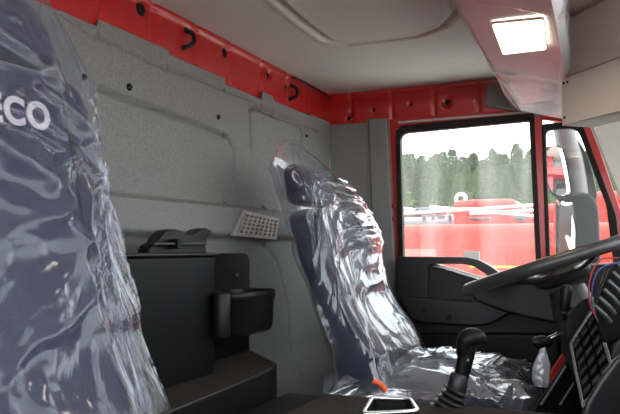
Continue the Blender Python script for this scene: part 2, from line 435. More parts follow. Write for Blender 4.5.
# ================================================================== DRIVER DOOR
door = thing('door_1', (-.3, YD, .3), 'driver door with red frame, black trim and wide window', 'door', kind='structure')
def pyl(pl, y): return [PY(u, v, y) for u, v in pl]
def part(name, pl, y, th, m, bev=.003, rnd=0, lab=None):
    bm = bmesh.new(); pts = pyl(pl, y)
    if rnd: pts = roundpoly(pts, rnd)
    slab(bm, pts, (0, th, 0)); o = link(name, bm, m, door, bevel=bev)
    if lab: o['label'] = lab
    return o
# red steel: pillar strip, header, divider, front pillar
part('door_frame', [(386, 121), (391, 119), (541, 107), (586, 103), (586, 124), (541, 119), (397, 128), (397, 140), (402, 300), (392, 300)], YD+.005, .03, 'redflat', .003, lab='red painted steel frame')
part('divider_post', [(532, 114), (542, 113), (548, 300), (540, 300)], YD-.005, .03, 'redflat', .004, lab='red painted post between the panes')
part('front_pillar', [(576, 108), (585, 108), (600, 150), (622, 215), (632, 300), (622, 300), (613, 215)], YD-.005, .03, 'redflat', .004, lab='red painted front pillar')
S_out = [(395, 126), (534, 113), (543, 300), (399, 300)]
S_in = [(400, 133.5), (529, 121), (537, 292), (404, 292)]
bm = bmesh.new(); ring(bm, roundpoly(pyl(S_out, YD-.008), [.04, .008, 0.01, .01]), roundpoly(pyl(S_in, YD-.008), [.03, .006, .01, .01]), (0, .03, 0))
link('window_seal', bm, 'rubber', door, bevel=.003)
Q_out = [(541.5, 124), (581, 120), (616, 215), (626, 300), (547.5, 300)]
Q_in = [(545.5, 130), (577, 127.5), (606, 205), (617, 292), (551, 292)]
bm = bmesh.new(); ring(bm, roundpoly(pyl(Q_out, YD-.010), [.01, .03, .01, .01, .01]), roundpoly(pyl(Q_in, YD-.010), [.02, .03, .01, .01, .01]), (0, .03, 0))
link('quarter_seal', bm, 'rubber', door, bevel=.003)
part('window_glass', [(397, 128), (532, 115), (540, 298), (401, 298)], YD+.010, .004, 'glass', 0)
part('quarter_glass', [(543, 127), (579, 124), (612, 210), (622, 296), (549, 296)], YD+.008, .004, 'glassq', 0)
for u, v in ((393.5, 206), (393.5, 219)):
    bm = bmesh.new(); lathe(bm, [(.010, 0), (.010, .003), (.007, .006), (0, .006)], 16, frame_to(PY(u, v, YD+.004), (0, -1, 0))); link('door_bumper', bm, 'wire_red', door, smooth=True)
# narrow bright line on the header
part('header_strip', [(398, 121.5), (540, 110), (540, 112), (398, 123.5)], YD-.004, .01, 'trimgrey', 0)
# trim card
part('door_card', [(396, 262), (431, 262.5), (500, 283), (520, 285), (640, 285), (640, 470), (398, 470)], YD-.06, .05, 'darksoft', .006)
# chrome tube painting in the highlight on the card edge before the pane
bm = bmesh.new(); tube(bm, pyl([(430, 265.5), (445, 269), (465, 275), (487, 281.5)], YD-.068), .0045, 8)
o = link('edge_highlight', bm, 'chrome', door, smooth=True); o['label'] = 'highlight put in along the card edge'
# grab handle bar
bm = bmesh.new()
hp = roundpoly([PY(u, v, YD-.10) for u, v in ((397, 256.5), (466, 257), (479, 260), (490, 266), (505, 277), (505, 283), (494, 281), (484, 273), (474, 266.5), (464, 264), (427, 264), (427, 300), (397, 300))], [.01]*13, 3)
slab(bm, hp, (0, .045, 0)); link('grab_handle', bm, 'dark', door, bevel=.008)
# pocket / armrest
bm = bmesh.new()
ap = [PY(u, v, YD-.12) for u, v in ((403, 296), (440, 299.5), (475, 301.5), (490, 300), (503, 294), (530, 292), (530, 306), (512, 312), (496, 321), (478, 326), (440, 324), (413, 320), (405, 308))]
slab(bm, catmull(ap, 3, True), (0, .065, 0)); link('armrest', bm, 'dark', door, bevel=.010)
for u, v in ((424, 309), (449.5, 317.5), (489, 297)):
    bm = bmesh.new(); lathe(bm, [(.010, 0), (.010, .003), (.006, .004), (.006, .002), (0, .002)], 16, frame_to(PY(u, v, YD-.121), (0, -1, 0))); link('screw_cap', bm, 'rubber', door, smooth=True)
# lower pocket panel
part('door_pocket', [(412, 333), (560, 333), (560, 470), (420, 470)], YD-.085, .03, 'black', .012)
part('mirror_tag', [(464, 251), (479, 251), (480, 259), (464, 259)], YD+.001, .006, 'white', .001, lab='small white sticker on the pane')

# front pillar trim (grey) right of the quarter pane
bm = bmesh.new()
slab(bm, [PY(u, v, YD-.10) for u, v in ((586, 116), (660, 96), (700, 300), (640, 300), (622, 205))], (0, .06, 0))
pt = tag(link('trim_4', bm, 'trimgrey', bevel=.008), 'pale grey plastic trim on the front pillar', kind='structure')
bm = bmesh.new(); lathe(bm, [(.008, 0), (.008, .002), (.006, .003), (.005, .001), (0, .001)], 16, frame_to(PY(602, 124, YD-.101), (0, -1, 0))); link('screw_cap', bm, 'trimgrey', pt, smooth=True)

# ================================================================== AIR GRILLE on the ledge
g0 = [PX(u, v, XB+.045) for u, v in ((234, 235), (276, 239), (279, 219), (244, 211))]
vent = thing('air_grille', g0[0], 'beige grey perforated air grille on the rear wall ledge', 'vent')
def bil(s, t): return (g0[0]*(1-s)+g0[1]*s)*(1-t)+(g0[3]*(1-s)+g0[2]*s)*t
bm = bmesh.new(); nu, nv = 8, 5
for i in range(nu):
    for j in range(nv):
        o4 = [(i, j), (i+1, j), (i+1, j+1), (i, j+1)]; e = .19
        i4 = [(i+e, j+e), (i+1-e, j+e), (i+1-e, j+1-e), (i+e, j+1-e)]
        f = lambda q: bil(.05+.90*q[0]/nu, .08+.84*q[1]/nv)
        A = [bm.verts.new(f(q)) for q in o4]; B = [bm.verts.new(f(q)) for q in i4]
        for k in range(4): bm.faces.new((A[k], A[(k+1) % 4], B[(k+1) % 4], B[k]))
bmesh.ops.remove_doubles(bm, verts=bm.verts, dist=1e-5)
o = link('grille_plate', bm, 'vent', vent); so = o.modifiers.new('s', 'SOLIDIFY'); so.thickness = .006; so.offset = 0
bm = bmesh.new(); ring(bm, [bil(*q) for q in ((-.02, -.03), (1.02, -.03), (1.02, 1.03), (-.02, 1.03))], [bil(*q) for q in ((.05, .08), (.95, .08), (.95, .92), (.05, .92))], (-.008, 0, 0))
link('grille_frame', bm, 'vent', vent, bevel=.001)
bm = bmesh.new(); slab(bm, [bil(*q)+Vector((-.008, 0, 0)) for q in ((0, 0), (1, 0), (1, 1), (0, 1))], (-.004, 0, 0)); link('grille_backing', bm, 'rubber', vent)

# ================================================================== REAR STORAGE UNIT
st = thing('storage_unit', (-.9, 1.4, 0), 'black plastic storage unit with cup box and ledge against the rear wall', 'storage unit')
XP = -.975
bm = bmesh.new()
pl = [Vector((XP, 1.0, .30)), Vector((XP, PX(250, 300, XP).y, .30)), PX(250, 253, XP), PX(205, 255, XP)+Vector((0, -.3, 0))]
pl[3].z = pl[2].z
slab(bm, roundpoly(pl, [.005, .01, .035, .01]), (-.02, 0, 0)); link('back_plate', bm, 'blackgloss', st, bevel=.004)
bm = bmesh.new(); y1 = PX(215, 300, -.87).y; zt = PX(215, 256, -.87).z
slab(bm, [Vector((-.87, .98, .60)), Vector((-.87, y1, .60)), Vector((-.87, y1, zt)), Vector((-.87, .98, zt))], (-.10, 0, 0))
link('cabinet_body', bm, 'blackgloss', st, bevel=.006)
bm = bmesh.new(); box(bm, (-.972, .98, zt+.001), (-.862, y1+.003, zt+.008)); link('cabinet_lid', bm, 'dark', st, bevel=.003)
# cup box: rounded, open topped
def cupbox(cx, cy, hw, hd, z0, z1):
    bm = bmesh.new(); n = 40; rings = []
    for z, k in ((z0, .84), (z0+.004, .90), (z0+.015, .955), (z1-.022, .985), (z1-.018, 1.03), (z1-.004, 1.035), (z1, 1.0), (z1-.002, .93), (z1-.02, .91), (z0+.02, .88)):
        r = []
        for i in range(n):
            a = 2*PI*i/n; c, s = math.cos(a), math.sin(a)
            r.append(bm.verts.new((cx+hd*k*math.copysign(abs(c)**.55, c), cy+hw*k*math.copysign(abs(s)**.55, s), z)))
        rings.append(r)
    for A, B in zip(rings, rings[1:]):
        for i in range(n): bm.faces.new((A[i], A[(i+1) % n], B[(i+1) % n], B[i]))
    bm.faces.new(rings[0][::-1]); bm.faces.new(rings[-1]); return bm
zc1 = PX(245, 290, -.86).z; zc0 = PX(245, 332, -.86).z
yc0 = PX(221, 300, -.86).y; yc1 = PX(268, 300, -.86).y
link('cup_box', cupbox(-.875, (yc0+yc1)/2-.012, (yc1-yc0)/2*.84, .070, zc0, zc1), 'black', st, smooth=True)
bm = bmesh.new(); lathe(bm, [(.02, 0), (.022, .01), (.022, zc1-zc0-.01), (.019, zc1-zc0-.004), (.012, zc1-zc0-.004), (.010, .03)], 20, Matrix.Translation((-.85, yc0-.015, zc0+.004)))
link('bottle_tube', bm, 'black', st, smooth=True)
p = PX(236, 275, XP+.002); bm = bmesh.new(); lathe(bm, [(.003, 0), (.006, .004), (.004, .008), (0, .009)], 12, frame_to(p, (1, 0, 0))); link('hook_stud', bm, 'slat', st, smooth=True)
# ledge
zl = .657; pts = [Vector((XP, .98, zl)), Vector((-.735, .98, zl)), Vector((-.785, 1.635, zl)), Vector((XP, PZ(262, 350, zl).y-.02, zl))]
bm = bmesh.new(); slab(bm, roundpoly(pts, [0, .01, .07, .02], 8), (0, 0, -.35)); link('ledge_body', bm, 'black', st, bevel=.008)
bm = bmesh.new(); c = sum(pts, Vector())/4
slab(bm, [c+(q-c)*.95+Vector((0, 0, .001)) for q in roundpoly(pts, [0, .01, .09, .02], 8)], (0, 0, .003)); o = link('ledge_mat', bm, 'mat_felt', st, bevel=.001); o['label'] = 'brown grey felt mat'
bm = bmesh.new(); tube(bm, catmull([pts[1]+Vector((.0, 0, .002)), (pts[1]+pts[2])/2+Vector((.003, 0, .002)), pts[2]+Vector((.0, -.05, .002)), pts[2]+Vector((-.045, .005, .002))], 6), .003, 8); link('ledge_rim', bm, 'dark', st, smooth=True)
# bracket clipped on top
br = thing('wall_bracket', PX(180, 250, -.94), 'black plastic clip bracket standing on the storage unit', 'bracket')
bp = [PX(u, v, -.892) for u, v in ((150, 258), (149, 250), (151, 246), (157, 242), (163, 234), (168, 230), (175, 229), (182, 231), (188, 234), (195, 233), (200, 229.5), (206, 228), (211, 230), (213, 235), (210, 236.5), (207, 240), (206, 246), (207, 254), (207, 258))]
bm = bmesh.new(); slab(bm, bp, (-.03, 0, 0)); link('bracket_plate', bm, 'black', br, bevel=.003)
bm = bmesh.new(); slab(bm, [PX(u, v, -.874) for u, v in ((155, 242.5), (207, 242), (207, 245), (155, 245.5))], (-.022, 0, 0)); link('bracket_rib', bm, 'dark', br, bevel=.002)
bm = bmesh.new(); slab(bm, [PX(u, v, -.868) for u, v in ((178, 239), (183, 239), (183, 249), (178, 249))], (-.032, 0, 0)); link('bracket_latch', bm, 'blackgloss', br, bevel=.002)
bm = bmesh.new(); slab(bm, [PX(u, v, -.874) for u, v in ((150, 253), (208, 252), (209, 257), (150, 258))], (-.03, 0, 0)); link('bracket_foot', bm, 'dark', br, bevel=.003)

# ================================================================== ENGINE TUNNEL AND TRAY
tun = thing('engine_tunnel', (-.4, 1.4, 0), 'black moulded engine tunnel cover between the seats', 'tunnel cover')
bm = bmesh.new(); slab(bm, roundpoly([Vector((-.72, y, z)) for y, z in ((1.13, 0), (1.62, 0), (1.60, .56), (1.55, .615), (1.20, .615), (1.15, .56))], [0, 0, .02, .03, .03, .02]), (.74, 0, 0))
link('tunnel_shell', bm, 'black', tun, bevel=.006)
bm = bmesh.new(); box(bm, (-.62, 1.22, .616), (-.10, 1.52, .622)); link('tunnel_mat', bm, 'mat_felt', tun, bevel=.002)
tr = thing('coin_tray', PZ(390, 400, .655), 'satin metal rimmed tray in front of the driver seat', 'tray')
tc_ = [PZ(u, v, .662) for u, v in ((371, 395), (412, 396.5), (421, 410), (360, 413))]
ci = sum(tc_, Vector())/4; tin = [ci+(q-ci)*.82 for q in tc_]
bm = bmesh.new(); ring(bm, roundpoly(tc_, .02), roundpoly(tin, .015), (0, 0, -.008)); link('tray_rim', bm, 'chrome', tr, bevel=.003)
bm = bmesh.new(); slab(bm, roundpoly([q-Vector((0, 0, .026)) for q in tin], .015), (0, 0, -.013)); link('tray_floor', bm, 'rubber', tr)
bm = bmesh.new(); ring(bm, roundpoly([ci+(q-ci)*.92-Vector((0, 0, .008)) for q in tc_], .018), roundpoly([q-Vector((0, 0, .008)) for q in tin], .015), (0, 0, -.031)); link('tray_wall', bm, 'black', tr)

# ================================================================== GEAR LEVER
TG = 1.50
gp = lambda u, v: PT_(u, v, TG)
gl = thing('gear_lever', PT_(452, 420, TG), 'black gear lever with egg knob and ribbed rubber boot', 'gear lever')
base, top = gp(438, 430), gp(457, 388)
ax = (top-base).normalized(); Lb = (top-base).length
bm = bmesh.new(); prof = []; nr = 8
for i in range(nr):
    r0 = .048-.024*i/(nr-1); h0 = Lb*i/nr; h1 = Lb*(i+1)/nr
    prof += [(r0-.006, h0), (r0-.001, h0+(h1-h0)*.25), (r0+.001, h0+(h1-h0)*.5), (r0-.002, h0+(h1-h0)*.75), (r0-.008, h1-.0005)]
lathe(bm, prof, 28, frame_to(base, ax)); link('boot', bm, 'dark', gl, smooth=True)
c0 = gp(456.5, 390); ax = (gp(459.5, 374)-c0).normalized()
bm = bmesh.new(); lathe(bm, [(.0215, 0), (.0215, .008), (.0185, .034), (.016, .036), (0, .036)], 24, frame_to(c0, ax)); link('collar', bm, 'dark', gl, smooth=True)
s0 = gp(459.5, 384); s1 = gp(467, 352)
bm = bmesh.new(); tube(bm, catmull([s0, (s0+s1)/2, s1, gp(469, 342)], 5), [.0150+.003*math.sin(i*.1) for i in range(16)], 20); link('shaft', bm, 'black', gl, smooth=True)
# egg knob: blended sweep along its own bent axis
kn = [gp(464, 356), gp(464.5, 350), gp(465.5, 344), gp(468, 339.5), gp(473, 337.5), gp(479, 338.5), gp(483.5, 342), gp(485, 345)]
bm = bmesh.new(); tube(bm, catmull(kn, 4), [x for x in (.0155, .016, .0165, .017, .0175, .018, .0185, .019, .0195, .020, .0205, .021, .0212, .0213, .0213, .021, .0205, .020, .0195, .0185, .0175, .016, .014, .0125, .0105, .008, .005, .003, .001)], 22)
link('knob', bm, 'blackgloss', gl, smooth=True)
bm = bmesh.new(); lathe(bm, [(.003, 0), (.003, .002), (0, .002)], 10, frame_to(gp(468, 360)-ray(468, 360).normalized()*.0165, -ray(468, 360))); link('knob_button', bm, 'slat', gl)

# ================================================================== STEERING WHEEL
WC = Vector((-.150, 1.95, .915)); tilt = math.radians(18.5)
RW = .236
sw = thing('steering_wheel', WC, 'dark steering wheel with thick padded rim seen edge on', 'steering wheel')
ex = Vector((math.cos(tilt), 0, math.sin(tilt))); ey = Vector((0, 1, 0)); en = ex.cross(ey)
bm = bmesh.new(); tube(bm, [WC+(ex*math.cos(a)+ey*math.sin(a))*RW for a in [2*PI*i/72 for i in range(72)]], .0165, 16, closed=True)
link('rim', bm, 'wheelrim', sw, smooth=True)
cc = WC-en*.03*(-1 if en.z < 0 else 1)
for a in (60, 120, 240, 300):
    d = ex*math.cos(math.radians(a))+ey*math.sin(math.radians(a))
    bm = bmesh.new(); tube(bm, catmull([cc+d*.05, cc+d*.12+Vector((0, 0, .002)), WC+d*(RW-.02)-Vector((0, 0, .006)), WC+d*(RW-.004)], 4), .013, 10, flat=.5); link('spoke', bm, 'dark', sw, smooth=True)
bm = bmesh.new(); lathe(bm, [(.05, -.03), (.07, -.02), (.075, 0), (.06, .02), (0, .025)], 28, frame_to(cc, en if en.z > 0 else -en)); link('hub', bm, 'dark', sw, smooth=True)
# column
colm = thing('steering_column', WC+Vector((.1, 0, -.3)), 'dark grey steering column shroud below the wheel', 'steering column')
dn = -(en if en.z > 0 else -en)
bm = bmesh.new(); q = cc+dn*.04
pts = []
for k, (w, h) in enumerate(((.045, .045), (.060, .055), (.065, .06), (.06, .055))):
    cpt = q+dn*(.055*k+.0)
    pts.append([bm.verts.new(cpt+ex*h*math.copysign(abs(math.cos(a))**.7, math.cos(a))+ey*w*math.copysign(abs(math.sin(a))**.7, math.sin(a))) for a in [2*PI*i/24 for i in range(24)]])
for A, B in zip(pts, pts[1:]):
    for i in range(24): bm.faces.new((A[i], A[(i+1) % 24], B[(i+1) % 24], B[i]))
bm.faces.new(pts[0][::-1]); bm.faces.new(pts[-1]); link('shroud', bm, 'dark', colm, smooth=True)
bm = bmesh.new(); tube(bm, [q+dn*.15, Vector((.22, 1.95, .30))], .035, 14); link('column_tube', bm, 'black', colm, smooth=True)
# stalk with upright grip
bm = bmesh.new(); s0 = PT_(564, 311, 1.66); s1 = PT_(567, 285, 1.66)
tube(bm, [q+dn*.05+Vector((0, -.05, 0)), PT_(564, 318, 1.74), s0], .007, 10); link('stalk', bm, 'black', colm, smooth=True)
bm = bmesh.new(); tube(bm, [s0, s0*.7+s1*.3, s0*.2+s1*.8, s1], [.010, .0135, .014, .010], 14); link('stalk_grip', bm, 'black', colm, smooth=True)
# ignition: barrel, fob and a little plastic bag
key = thing('ignition_key', PT_(548, 340, 1.80), 'black ignition fob with clear bagged tag hanging under the wheel', 'key')
bm = bmesh.new(); tube(bm, [PT_(546, 341, 1.78), PT_(559, 334, 1.80)], .008, 14); link('key_barrel', bm, 'chrome', key, smooth=True)
bm = bmesh.new(); tube(bm, [PT_(532, 342, 1.76), PT_(536, 342.5, 1.76), PT_(543, 342.5, 1.77), PT_(549, 342, 1.78)], [.008, .015, .018, .012], 14); link('fob', bm, 'black', key, smooth=True)
bm = bmesh.new()
def bagfn(s, t):
    w = 2.5+6.5*sm(0, .6, t)-1.5*sm(.85, 1, t)
    a = s*2*PI
    c = PT_(543-2*t+math.cos(a)*w*(1+.12*noise.noise(Vector((math.cos(a)*2, t*4, 9)))), 345+t*40, 1.76)
    return c-FW*math.sin(a)*.018*(.3+t)*(1+.4*noise.noise(Vector((a*2, t*9, 3))))
grid(bm, 36, 30, bagfn); bmesh.ops.remove_doubles(bm, verts=bm.verts, dist=1e-5); link('tag_bag', bm, 'bag', key, smooth=True)
bm = bmesh.new(); slab(bm, [PT_(u, v, 1.76) for u, v in ((537, 362), (549, 360), (550, 378), (539, 381))], FW*.004); link('paper_tag', bm, 'vent', key)

# ================================================================== DASHBOARD
db = thing('dashboard', (.1, 1.8, .5), 'dark dashboard with slatted switch panel right of the steering wheel', 'dashboard')
# end piece next to the driver door
bm = bmesh.new()
e = [PY(u, v, 2.42) for u, v in ((484, 290), (500, 277), (520, 271), (560, 265), (620, 262), (620, 318), (565, 318), (535, 312), (512, 306), (495, 300), (486, 296))]
slab(bm, e, (0, -.22, 0)); link('end_pod', bm, 'darksoft', db, bevel=.025)
bm = bmesh.new(); slab(bm, [Vector((x, YD-.10, z)) for x, z in ((.02, .50), (-.04, .72), (.03, .88), (.35, .93), (XF-.02, .84), (XF-.02, .3), (.1, .3))], (0, -.85, 0)); link('dash_body', bm, 'darksoft', db, bevel=.02)
bm = bmesh.new(); slab(bm, [Vector((x, YD-.96, z)) for x, z in ((.10, .50), (.04, .72), (.12, .86), (.35, .91), (XF-.02, .84), (XF-.02, .3), (.2, .3))], (0, -1.35, 0)); link('passenger_dash', bm, 'darksoft', db, bevel=.02)
# oval padded roll above the switch panel
bm = bmesh.new(); ov = [PT_(u, v, 1.62) for u, v in ((568, 334), (567, 325), (570, 314), (576, 305), (584, 299), (590, 299), (591, 305), (586, 318), (579, 330), (572, 338))]
slab(bm, catmull(ov, 4, True), RD(580, 318)*.05); link('speaker_pod', bm, 'darksoft', db, bevel=.010)
# slatted panel
def sp(s, t, dd=0):
    A, B, C, D = (571, 344), (583, 404), (613, 372), (594, 308)
    u = (A[0]*(1-s)+D[0]*s)*(1-t)+(B[0]*(1-s)+C[0]*s)*t; v = (A[1]*(1-s)+D[1]*s)*(1-t)+(B[1]*(1-s)+C[1]*s)*t
    return PT_(u, v, 1.58-.10*t-.02*s-dd)
bm = bmesh.new(); slab(bm, [sp(-.05, -.05, -.03), sp(1.05, -.05, -.03), sp(1.05, 1.05, -.03), sp(-.05, 1.05, -.03)], RD(590, 360)*.03); link('switch_panel', bm, 'black', db, bevel=.003)
bm = bmesh.new()
ring(bm, [sp(-.06, -.05), sp(1.05, -.05), sp(1.05, 1.05), sp(-.06, 1.05)], [sp(.04, .02), sp(.95, .02), sp(.95, .97), sp(.04, .97)], RD(590, 360)*.02)
o = link('panel_bezel', bm, 'chrome', db, bevel=.002); o['label'] = 'brushed metal bezel'
for r in range(6):
    for c in range(3):
        s0_, t0_ = .08+.30*c, .04+.155*r
        bm = bmesh.new(); n = 8; V = []
        for j in range(n+1):
            a = PI*j/n; hh = .016*math.sin(a)
            V.append((bm.verts.new(sp(s0_, t0_+.11*j/n, -.018+hh)), bm.verts.new(sp(s0_+.24, t0_+.11*j/n, -.018+hh))))
        for p_, q_ in zip(V, V[1:]): bm.faces.new((p_[0], p_[1], q_[1], q_[0]))
        bm.faces.new([p_[0] for p_ in V]); bm.faces.new([p_[1] for p_ in V][::-1])
        bm.faces.new((V[0][0], V[-1][0], V[-1][1], V[0][1]))
        link('rocker_switch', bm, 'slat', db, smooth=True)
# near dash corner at the edge
bm = bmesh.new(); nc = [PT_(u, v, 1.15) for u, v in ((579, 420), (586, 400), (598, 380), (614, 358), (660, 330), (660, 470), (579, 470))]
slab(bm, nc, RD(615, 410)*.10); link('dash_corner', bm, 'dark', db, bevel=.012)
# ribbed block above
bm = bmesh.new(); slab(bm, [PT_(u, v, 1.50) for u, v in ((594, 300), (606, 268), (640, 240), (660, 330), (604, 345), (596, 325))], RD(605, 300)*.05); link('upper_pod', bm, 'black', db, bevel=.008)
for i in range(6):
    bm = bmesh.new(); a = PT_(595+i*4.5, 306-i*8.5, 1.49); b = PT_(611+i*4.0, 322-i*8.5, 1.485); tube(bm, [a, (a+b)/2-FW*.008, b], .0045, 8); o = link('vent_rib', bm, 'slat', db, smooth=True)
# lower kick panel strips and red strap
bm = bmesh.new(); slab(bm, [PT_(u, v, 1.70) for u, v in ((533, 412), (540, 398), (566, 360), (570, 366), (580, 402), (580, 440), (533, 440))], RD(565, 400)*.03); link('kick_panel', bm, 'black', db, bevel=.004)
bm = bmesh.new(); tube(bm, [PT_(541, 405, 1.68), PT_(566, 366, 1.68)], .0035, 8); link('kick_strip', bm, 'slat', db, smooth=True)
bm = bmesh.new(); tube(bm, [PT_(560, 405, 1.67), PT_(574, 383, 1.67)], .003, 8); link('kick_strip', bm, 'slat', db, smooth=True)
bm = bmesh.new(); slab(bm, [PT_(u, v, 1.74) for u, v in ((549, 380), (551, 372), (563, 354), (566, 359), (557, 374), (552, 384))], FW*.01); tag(link('red_strap', bm, 'wire_red', bevel=.001), 'red strap lying beside the switch panel', 'strap')
bm = bmesh.new(); tube(bm, catmull([PT_(596, 318, 1.46), PT_(590, 304, 1.46), PT_(589, 285, 1.46), PT_(594, 268, 1.46), PT_(602, 259, 1.46), PT_(618, 258, 1.46)], 6), .0016, 8)
tag(link('red_cable', bm, 'wire_red', smooth=True), 'red cable looping out of the dashboard', 'cable')
bm = bmesh.new(); tube(bm, catmull([PT_(598, 322, 1.47), PT_(592, 306, 1.47), PT_(592, 290, 1.47), PT_(596, 274, 1.47), PT_(605, 266, 1.47), PT_(620, 262, 1.47)], 6), .0016, 8)
tag(link('blue_cable', bm, 'wire_blue', smooth=True), 'blue cable looping out of the dashboard', 'cable')

# ================================================================== OVERHEAD CONSOLE
oc = thing('overhead_console', (-.2, 1.5, 1.5), 'plastic wrapped pale overhead console with a lit lamp above the driver', 'console')
# cross-section (x, z) over y
def oc_sec(y):
    k = sm(1.2, 2.55, y)
    return [(-.330, ZC-.002), (-.325, 1.492-.035*k), (-.305, 1.478-.05*k), (-.24, 1.455-.045*k), (-.13-.02*k, 1.415-.03*k), (-.105-.03*k, 1.405-.025*k), (-.09-.03*k, 1.42-.02*k), (-.09-.03*k, ZC-.002)]
bm = bmesh.new(); ys = [.30+i*(2.56-.30)/60 for i in range(61)]; V = [[bm.verts.new((x, y, z)) for x, z in oc_sec(y)] for y in ys]
for A, B in zip(V, V[1:]):
    for i in range(len(A)-1): bm.faces.new((A[i], A[i+1], B[i+1], B[i]))
bm.faces.new(V[0]); bm.faces.new(V[-1][::-1]); link('console_shell', bm, 'pale', oc, smooth=True)
# film over the console, slightly away, wrinkled
def ocf(s, t):
    y = 1.0+1.56*t; sec = oc_sec(y); n = len(sec)-1
    f = s*n*.999; i = int(f); a = f-i
    x = sec[i][0]*(1-a)+sec[i+1][0]*a; z = sec[i][1]*(1-a)+sec[i+1][1]*a
    w = 1-abs(noise.noise(Vector((s*6+t*2.5, t*4, 1.5))))*2
    w2 = 1-abs(noise.noise(Vector((s*14, t*12, 7))))*2
    e = .003+.007*max(0, w)**3+.002*max(0, w2)**3
    if 1.45 < y < 2.0: e *= .25
    if s < .3: x -= e+.012*max(0, noise.noise(Vector((t*16, 3, s*3))))
    z -= e*.9
    if s > .62: z -= .004; x += e*2
    return Vector((x, y, min(z, ZC-.004)))
bm = bmesh.new(); grid(bm, 90, 220, ocf); link('protective_film', bm, 'film_console', oc, smooth=True)
# lamp
lz = [PZ(u, v, z) for u, v, z in ((492, 23, 1.443), (543, 18, 1.404), (546, 48, 1.396), (503, 53, 1.438))]
lamp = thing('ceiling_lamp', sum(lz, Vector())/4, 'lit rectangular warm white lamp panel in the overhead console', 'lamp')
bm = bmesh.new(); slab(bm, roundpoly([q+Vector((0, 0, -.004)) for q in lz], .012), (0, 0, .005)); link('diffuser', bm, 'lamp', lamp, bevel=.002)
cl = sum(lz, Vector())/4
bm = bmesh.new(); ring(bm, roundpoly([cl+(q-cl)*1.05+Vector((0, 0, -.003)) for q in lz], .014), roundpoly([cl+(q-cl)*1.0+Vector((0, 0, -.003)) for q in lz], .012), (0, 0, .005)); link('lamp_frame', bm, 'pale', lamp, bevel=.001)
# grey felt end cap beside the rail, dark clip on the lip
bm = bmesh.new()
slab(bm, [PY(u, v, YD-.03) for u, v in ((484, 106), (486, 84), (500, 80), (560, 80), (560, 116), (530, 112), (505, 109))], (0, .03, 0)); o = link('end_cap', bm, 'felt', oc, bevel=.008); o['label'] = 'grey felt end cap'
bm = bmesh.new(); slab(bm, [PT_(u, v, 2.02) for u, v in ((484, 43), (488, 46), (492, 60), (488, 59))], FW*.02); link('lip_clip', bm, 'rubber', oc, bevel=.002)
bm = bmesh.new(); slab(bm, [PT_(u, v, 2.08) for u, v in ((490, 60), (494, 62), (522, 104), (517, 103), (500, 82))], FW*.012); link('edge_strip', bm, 'pale', oc, bevel=.002)

# ================================================================== OVERHEAD LOCKER
lk0 = PT_(562, 126, 1.86); dirn = Vector((.679, -.796, 0)).normalized(); nrm = Vector((-.796, -.679, 0)).normalized()*1.0
zb = lk0.z
lk = thing('overhead_locker', lk0, 'pale grey overhead locker with two flap doors at the top corner', 'locker')
bm = bmesh.new(); a = Vector((lk0.x, lk0.y, zb)); L = .50; back = -nrm*.10
slab(bm, [a-nrm*.006, a+dirn*L-nrm*.006, a+dirn*L-nrm*.006+Vector((0, 0, ZC-zb-.004)), a-nrm*.006+Vector((0, 0, ZC-zb-.004))], -nrm*.09); link('locker_body', bm, 'trimgrey', lk, bevel=.004)
zs = PT_(565, 78, 1.86).z
for (z0, z1) in ((zb, zs-.0015), (zs+.0015, ZC-.01)):
    bm = bmesh.new(); slab(bm, [Vector((a.x, a.y, z0)), Vector((a.x, a.y, z0))+dirn*L, Vector((a.x, a.y, z1))+dirn*L, Vector((a.x, a.y, z1))], -nrm*.006); link('flap_door', bm, 'trimgrey', lk, bevel=.002)
for z_ in (zs-.015, zs+.015, zb+.02):
    for k in (0, 1) if z_ != zb+.02 else (0,):
        bm = bmesh.new(); c = Vector((a.x, a.y, z_))+dirn*(.012+.014*k)+nrm*.0
        lathe(bm, [(.0035, 0), (.0035, .002), (0, .0025)], 10, frame_to(c, nrm)); link('hinge_pin', bm, 'rubber', lk)

# ================================================================== SEATS
def sect(z, tab, cy, ph, grow=0, sq=.62, bolster=.0):
    xr, xf, w = lerp_tab(tab, z)
    c, s = math.cos(ph), math.sin(ph)
    y = cy+(w+grow)*math.copysign(abs(s)**sq, s)
    cx = (xr+xf)/2; hd = (xf-xr)/2+grow
    x = cx+hd*math.copysign(abs(c)**sq, c)
    if c > 0: x += bolster*(abs(s)**4)-bolster*.6*(1-abs(s))*c
    return Vector((x, y, z))
def loft_seat(tab, cy, z0, z1, nz, nph, grow, disp=None, sq=.62, bolster=0, round_end=.03, mtx=None):
    bm = bmesh.new(); rows = []
    for j in range(nz+1):
        t = j/nz; z = z0+(z1-z0)*t
        k = 1
        if round_end:
            d = min(z-z0, z1-z)
            if d < round_end: k = math.sqrt(max(0, 1-((round_end-d)/round_end)**2))*.35+.65
        row = []
        xr, xf, w = lerp_tab(tab, z); cc_ = Vector(((xr+xf)/2, cy, z))
        for i in range(nph):
            ph = 2*PI*i/nph; p = sect(z, tab, cy, ph, grow, sq, bolster)
            p = cc_+(p-cc_)*k
            if disp: p = disp(p, ph, t, cc_)
            row.append(bm.verts.new(p))
        rows.append(row)
    for A, B in zip(rows, rows[1:]):
        for i in range(nph): bm.faces.new((A[i], A[(i+1) % nph], B[(i+1) % nph], B[i]))
    bm.faces.new(rows[0][::-1]); bm.faces.new(rows[-1]); return bm
